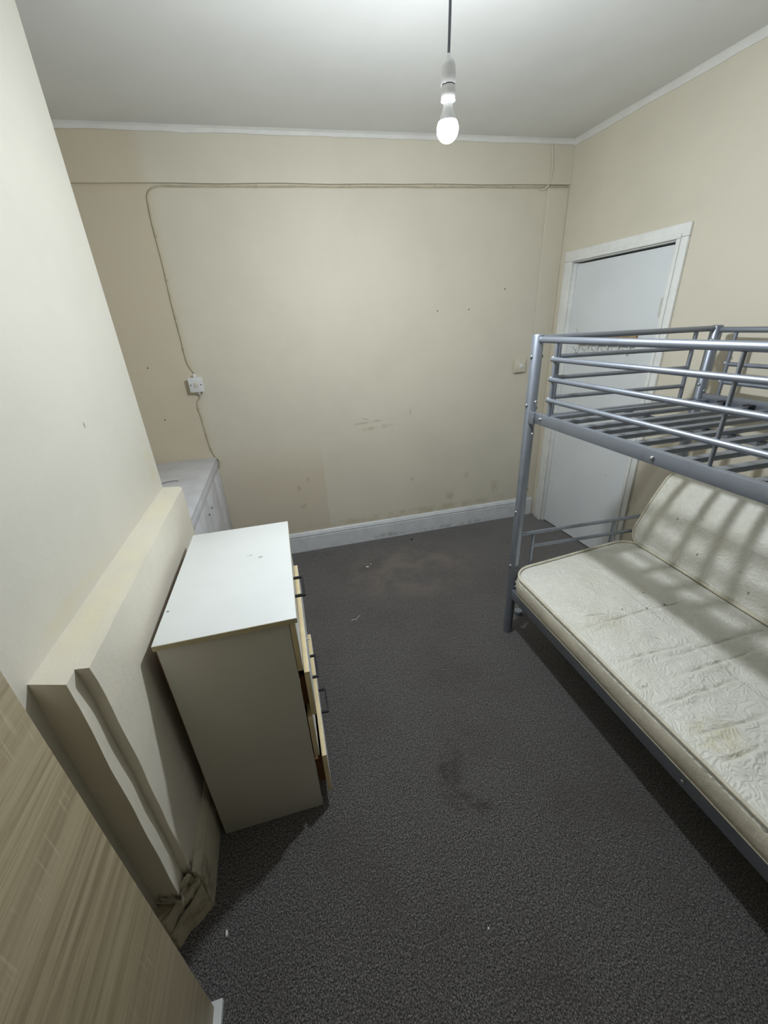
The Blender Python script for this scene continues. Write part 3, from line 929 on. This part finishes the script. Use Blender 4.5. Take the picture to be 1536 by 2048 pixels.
# lower frame: front and back rails, slats under the futon
b = MB(); b.box((1.076, PYN + .02, 0.262), (1.101, PY - .03, 0.318), 0.003); part('lower_side_rail', b)
b = MB(); b.box((1.74, PYN + .02, 0.292), (1.765, PY - .02, 0.330), 0.003); part('lower_side_rail', b)
b = MB(); b.box((1.10, -.014, 0.0), (1.742, .014, 0.014), 0.002)
l0 = b.build('lower_slat', m_steel, bed, smooth=True); l_me = l0.data
l0.location = (0, 1.52, 0.312)
for k in range(1, 14):
    o = bpy.data.objects.new('lower_slat', l_me); C.objects.link(o); o.parent = bed
    o.matrix_parent_inverse = bed.matrix_basis.inverted(); o.location = (0, 1.52 - .135 * k, 0.312)
for y in (1.45, 0.72, 0.05):   # futon back frame
    rod('back_frame_bar', (1.80, y, 0.34), (2.090, y, 0.86), 0.009)
for f in (0.3, 0.7):
    rod('back_frame_rail', (1.80 + .29 * f, 1.50, 0.34 + .52 * f - .008), (1.80 + .29 * f, -0.2, 0.34 + .52 * f - .008), 0.009)
for y in (0.55, 0.02):
    bolt(1.0745, y, 0.292, math.pi)

# ------------------------------------------------------------------ futon mattress (one folded thing)
fut = empty('futon_mattress', (1.45, 0.7, 0.33), 'cream damask futon mattress folded into seat and backrest on the lower bunk', 'mattress')
def rounded(a, b_, r, ncorner=10, na=60, nb=420):
    """rounded rectangle outline, half sizes a (u) and b_ (v), always the same point count"""
    r = max(min(r, a - 1e-4, b_ - 1e-4), 1e-4)
    P = []
    for (cx, cy, a0, n, dx, dy) in ((a - r, b_ - r, 0, na, -1, 0), (-(a - r), b_ - r, 90, nb, 0, -1), (-(a - r), -(b_ - r), 180, na, 1, 0), (a - r, -(b_ - r), 270, nb, 0, 1)):
        for k in range(ncorner + 1):
            t = math.radians(a0 + 90 * k / ncorner)
            P.append((cx + r * math.cos(t), cy + r * math.sin(t)))
        L = 2 * (a - r) if dx else 2 * (b_ - r)
        for k in range(1, n):
            P.append((P[-1][0], P[-1][1]) if False else (cx + dx * L * k / n + (0 if dx else (r if a0 == 0 else -r) * 0) + (r * math.cos(math.radians(a0 + 90))), cy + dy * L * k / n + r * math.sin(math.radians(a0 + 90))))
    return P
def cushion(name, a, b_, h, rc, fmap, top_fn, mat, nrings=34, bulge=0.012):
    """a,b_ half sizes; fmap maps local (u,v,w) to the world; top_fn adds to the upper surface"""
    b = MB()
    rings = []
    # bottom centre outwards, up the side, over the top to the centre
    seq = []
    for k in range(4, 0, -1):
        seq.append((min(a, b_) * k / 4.3, 0.0, False))
    seq += [(0.012, 0.0, False), (0.002, 0.008, False)]
    for k in range(1, 6):
        t = k / 6
        seq.append((-bulge * math.sin(math.pi * t), h * t, False))
    seq += [(0.002, h - 0.006, False)]
    for k in range(nrings + 1):
        f = (k / nrings) ** 1.25
        seq.append((0.010 + (min(a, b_) - 0.0105) * f, h, True))
    for d, w, top in seq:
        pts = rounded(a - d, b_ - d, rc - d if rc - d > 0.004 else 0.004)
        ring = []
        for (u, v) in pts:
            ww = w
            if top:
                edge = 1 - math.exp(-(d - 0.006) / 0.03)
                ww = w + top_fn(u, v, d) * edge
            elif 0 < w < h - 0.007 and d < 0:
                pass
            ring.append(b.bm.verts.new(fmap(u, v, ww)))
        rings.append(ring)
    n = len(rings[0])
    for A, B in zip(rings, rings[1:]):
        for k in range(n):
            b.bm.faces.new((A[k], A[(k + 1) % n], B[(k + 1) % n], B[k]))
    b.bm.faces.new(rings[0][::-1])
    bmesh.ops.remove_doubles(b.bm, verts=b.bm.verts, dist=2e-4)
    return b
def groove(p, q, c, w, depth):
    return -depth * math.exp(-((p - c) / w) ** 2)
# wrinkles pressed into the seat: x0, y0, x1, y1, depth
CREASES = ((1.10, 1.103, 1.72, 1.082, 0.006), (1.10, 0.905, 1.43, 0.883, 0.0055), (1.26, 0.857, 1.74, 0.844, 0.005), (1.25, 0.777, 1.62, 0.775, 0.005),
           (1.10, 0.705, 1.42, 0.699, 0.006), (1.09, 0.787, 1.13, 0.782, 0.004), (1.13, 0.587, 1.36, 0.563, 0.005), (1.15, 1.16, 1.30, 1.124, 0.003), (1.10, 0.50, 1.25, 0.493, 0.005))
# soiled lines along those wrinkles and a few spots: marks on the cloth itself
for (x0, y0, x1, y1, dp) in CREASES:
    m_seat.blob(((x0 + x1) / 2, (y0 + y1) / 2, 0.46), (0.62 * (x1 - x0), 0.0075, 0.2), lin(150, 147, 130), 0.6, rot=(0, 0, math.atan2(y1 - y0, x1 - x0)), breakup=26, lo=0.30, hi=0.62)
for (x, y, r_) in ((1.36, 0.487, 0.007), (1.52, 1.095, 0.007), (1.43, 1.10, 0.006), (1.50, 1.19, 0.006), (1.33, 1.13, 0.006), (1.66, 1.10, 0.005)):
    m_seat.blob((x, y, 0.46), (r_, r_, 0.2), lin(60, 56, 48), 0.8, breakup=0)
m_seat.blob((1.16, 0.56, 0.46), (0.10, 0.09, 0.2), lin(206, 194, 150), 0.6, breakup=16)
for (x, y, z) in ((1.85, 1.24, 0.60), (1.83, 0.98, 0.56), (1.90, 1.42, 0.70)):
    m_back_c.blob((x, y, z), (0.2, 0.006, 0.010), lin(120, 112, 92), 0.8, breakup=0)
# seat: u = depth (front -, back +), v = along the bed (far +)
SA, SB, SH = 0.385, 0.97, 0.112
def seat_map(u, v, w):
    fu = (u + SA) / (2 * SA)
    fv = (v + SB) / (2 * SB)
    xf = 1.062
    xb = 1.725 + 0.11 * max(fv, 0.0) ** 1.3
    yfar = 1.600 + 0.020 * fu
    yn = -0.31
    return Vector((xf + (xb - xf) * fu, yn + (yfar - yn) * fv, 0.330 + 0.046 * fu + w + 0.004 * noise.noise((v * 3, u * 2, 4.0))))
def seat_top(u, v, d):
    z = 0.018 * (1 - math.exp(-d / 0.09))
    z += 0.007 * noise.noise((u * 9, v * 9, 2.0)) + 0.003 * noise.noise((u * 26, v * 26, 7.0))
    P = seat_map(u, v, 0)
    for (x0, y0, x1, y1, dp) in CREASES:
        ex, ey = x1 - x0, y1 - y0
        L2 = ex * ex + ey * ey
        t = ((P.x - x0) * ex + (P.y - y0) * ey) / L2
        if -0.25 < t < 1.25:
            dd = ((P.x - x0) * -ey + (P.y - y0) * ex) / math.sqrt(L2) + 0.006 * noise.noise((P.x * 16, y0 * 9, 0))
            fade = min(1, max(0, (t + 0.12) / 0.2)) * min(1, max(0, (1.12 - t) / 0.2))
            z += 0.9 * fade * dp * (-math.exp(-(dd / 0.0065) ** 2) + 0.7 * math.exp(-((dd + 0.015) / 0.011) ** 2))
    for tu, tv in ((-0.10, 0.30), (0.14, 0.45), (-0.15, -0.18), (0.16, 0.02), (0.1, -0.5), (-0.1, -0.72)):
        z -= 0.009 * math.exp(-(((u - tu) / 0.03) ** 2 + ((v - tv) / 0.03) ** 2))
    return z
b = cushion('seat', SA, SB, SH, 0.11, seat_map, seat_top, m_seat)
seat = b.build('seat_cushion', m_seat, fut, smooth='all')
seat.data.materials.append(m_border.m)
def paint_border(o, test):
    for p in o.data.polygons:
        if test(p):
            p.material_index = 1
paint_border(seat, lambda p: p.normal.z < 0.35)
def piping(parent, a, b_, w, rc, fmap, r=0.0058, off=0.0):
    pts = [fmap(u, v, w) for u, v in rounded(a - off, b_ - off, rc - off)]
    # drop coincident points
    out = []
    for p in pts:
        if not out or (p - out[-1]).length > 1e-4:
            out.append(p)
    if (out[0] - out[-1]).length < 1e-4:
        out.pop()
    b = MB(); b.tube(out, r, 8, closed=True)
    return b.build('piping', m_pipe, parent, smooth='all')
piping(seat, SA, SB, SH + 0.003, 0.11, seat_map, r=0.0065, off=-0.001)
piping(seat, SA, SB, 0.010, 0.11, seat_map, r=0.0038, off=-0.001)
# backrest: u = up the slope, v = along the bed, w = out of the front face
BA, BB, BH = 0.225, 0.955, 0.105
def back_map(u, v, w):
    fu = (u + BA) / (2 * BA)
    fv = (v + BB) / (2 * BB)
    lean_ = math.radians(27)
    up_ = Vector((math.sin(lean_), 0, math.cos(lean_)))
    nrm = Vector((-math.cos(lean_), 0, math.sin(lean_)))
    base = Vector((1.905 - 0.055 * (1 - fv), -0.27 + (1.615 + 0.27) * fv, 0.452 - 0.012 * (1 - fv)))
    bow = -0.012 * math.sin(math.pi * fu)
    return base + up_ * (2 * BA * fu) + nrm * (w + bow * -1)
def back_top(u, v, d):
    z = 0.016 * (1 - math.exp(-d / 0.08))
    z += 0.008 * noise.noise((u * 7, v * 7, 12.0)) + 0.003 * noise.noise((u * 22, v * 22, 17.0))
    for tu, tv in ((0.04, 0.66), (-0.10, 0.40), (0.06, 0.12), (-0.08, -0.2), (0.05, -0.5)):
        z -= 0.012 * math.exp(-(((u - tu) / 0.035) ** 2 + ((v - tv) / 0.035) ** 2))
    return z
b = cushion('back', BA, BB, BH, 0.075, back_map, back_top, m_back_c)
bk = b.build('backrest_cushion', m_back_c, fut, smooth='all')
bk.data.materials.append(m_border.m)
nv = Vector((-math.cos(math.radians(27)), 0, math.sin(math.radians(27))))
paint_border(bk, lambda p: p.normal.dot(nv) < 0.3)
piping(bk, BA, BB, BH - 0.001, 0.075, back_map)
piping(bk, BA, BB, 0.008, 0.075, back_map, r=0.0038, off=-0.001)
# hanging tufting threads
def thread(p, seed):
    b = MB()
    q = [Vector(p) + Vector((0.010 * math.sin(k * 1.1 + seed), 0.012 * math.cos(k * 0.9 + seed * 2) - 0.006 * k, 0.003 + 0.004 * math.sin(k * 1.7))) for k in range(6)]
    b.tube(catmull(q, 4), 0.0012, 6)
    b.build('tuft_thread', m_pipe, fut, smooth='all')
for k, (u, v) in enumerate(((-0.10, 0.30), (0.14, 0.45), (-0.15, -0.18), (0.16, 0.02))):
    thread(seat_map(u, v, SH + seat_top(u, v, 0.2)), k * 1.7)
for k, (u, v) in enumerate(((0.04, 0.66), (-0.10, 0.40))):
    thread(back_map(u, v, BH + back_top(u, v, 0.2)), 3 + k * 1.3)

# ------------------------------------------------------------------ odds and ends on the carpet
b = MB(); b.lathe([(0.0, 0.0), (0.023, 0.0), (0.024, 0.004), (0.024, 0.022), (0.022, 0.026), (0.0, 0.0265)], (1.235, 1.742, 0.001), 24)
tag(b.build('plastic_cap', m_steel, smooth=True), 'round grey plastic cap on the carpet behind the front bed post', 'cap')
def scrap(name, mat, x, y, sx, sy, h, label, cat, seed):
    b = MB()
    n = 7
    ring = [(x + sx * math.cos(2 * math.pi * k / n) * (1 + .3 * noise.noise((k * 1.3, seed, 0))), y + sy * math.sin(2 * math.pi * k / n) * (1 + .3 * noise.noise((k * 2.1, seed, 4)))) for k in range(n)]
    b.prism(ring, 0.001, lambda p: h + 0.003 * noise.noise((p[0] * 90, p[1] * 90, seed)))
    return tag(b.build(name, mat), label, cat)
scrap('paper_scrap', m_scrap, 0.452, 2.568, 0.012, 0.007, 0.006, 'larger white paper scrap on the carpet near the back skirting', 'scrap', 1.0)
scrap('paper_scrap', m_scrap, 0.485, 2.60, 0.005, 0.004, 0.004, 'tiny white fleck just behind the larger paper scrap', 'scrap', 2.0)
scrap('dark_crumb', m_crumb, 0.905, 2.865, 0.009, 0.006, 0.007, 'small black crumb on the carpet in front of the back skirting', 'crumb', 3.0)
scrap('paper_scrap', m_scrap, -0.407, 0.690, 0.004, 0.009, 0.003, 'thin white sliver on the carpet by the broken skirting end', 'scrap', 5.0)
scrap('paper_scrap', m_scrap, 0.371, 0.487, 0.003, 0.003, 0.003, 'tiny white speck in the middle of the near carpet', 'scrap', 6.0)
b = MB(); b.tube(catmull([(0.223, 1.995, .003), (0.238, 2.004, .004), (0.252, 1.998, .003), (0.268, 2.016, .004), (0.284, 2.03, .003)], 5), 0.0014, 6)
tag(b.build('thread', m_scrap, smooth='all'), 'curled white thread lying on the carpet right of the chest', 'thread')
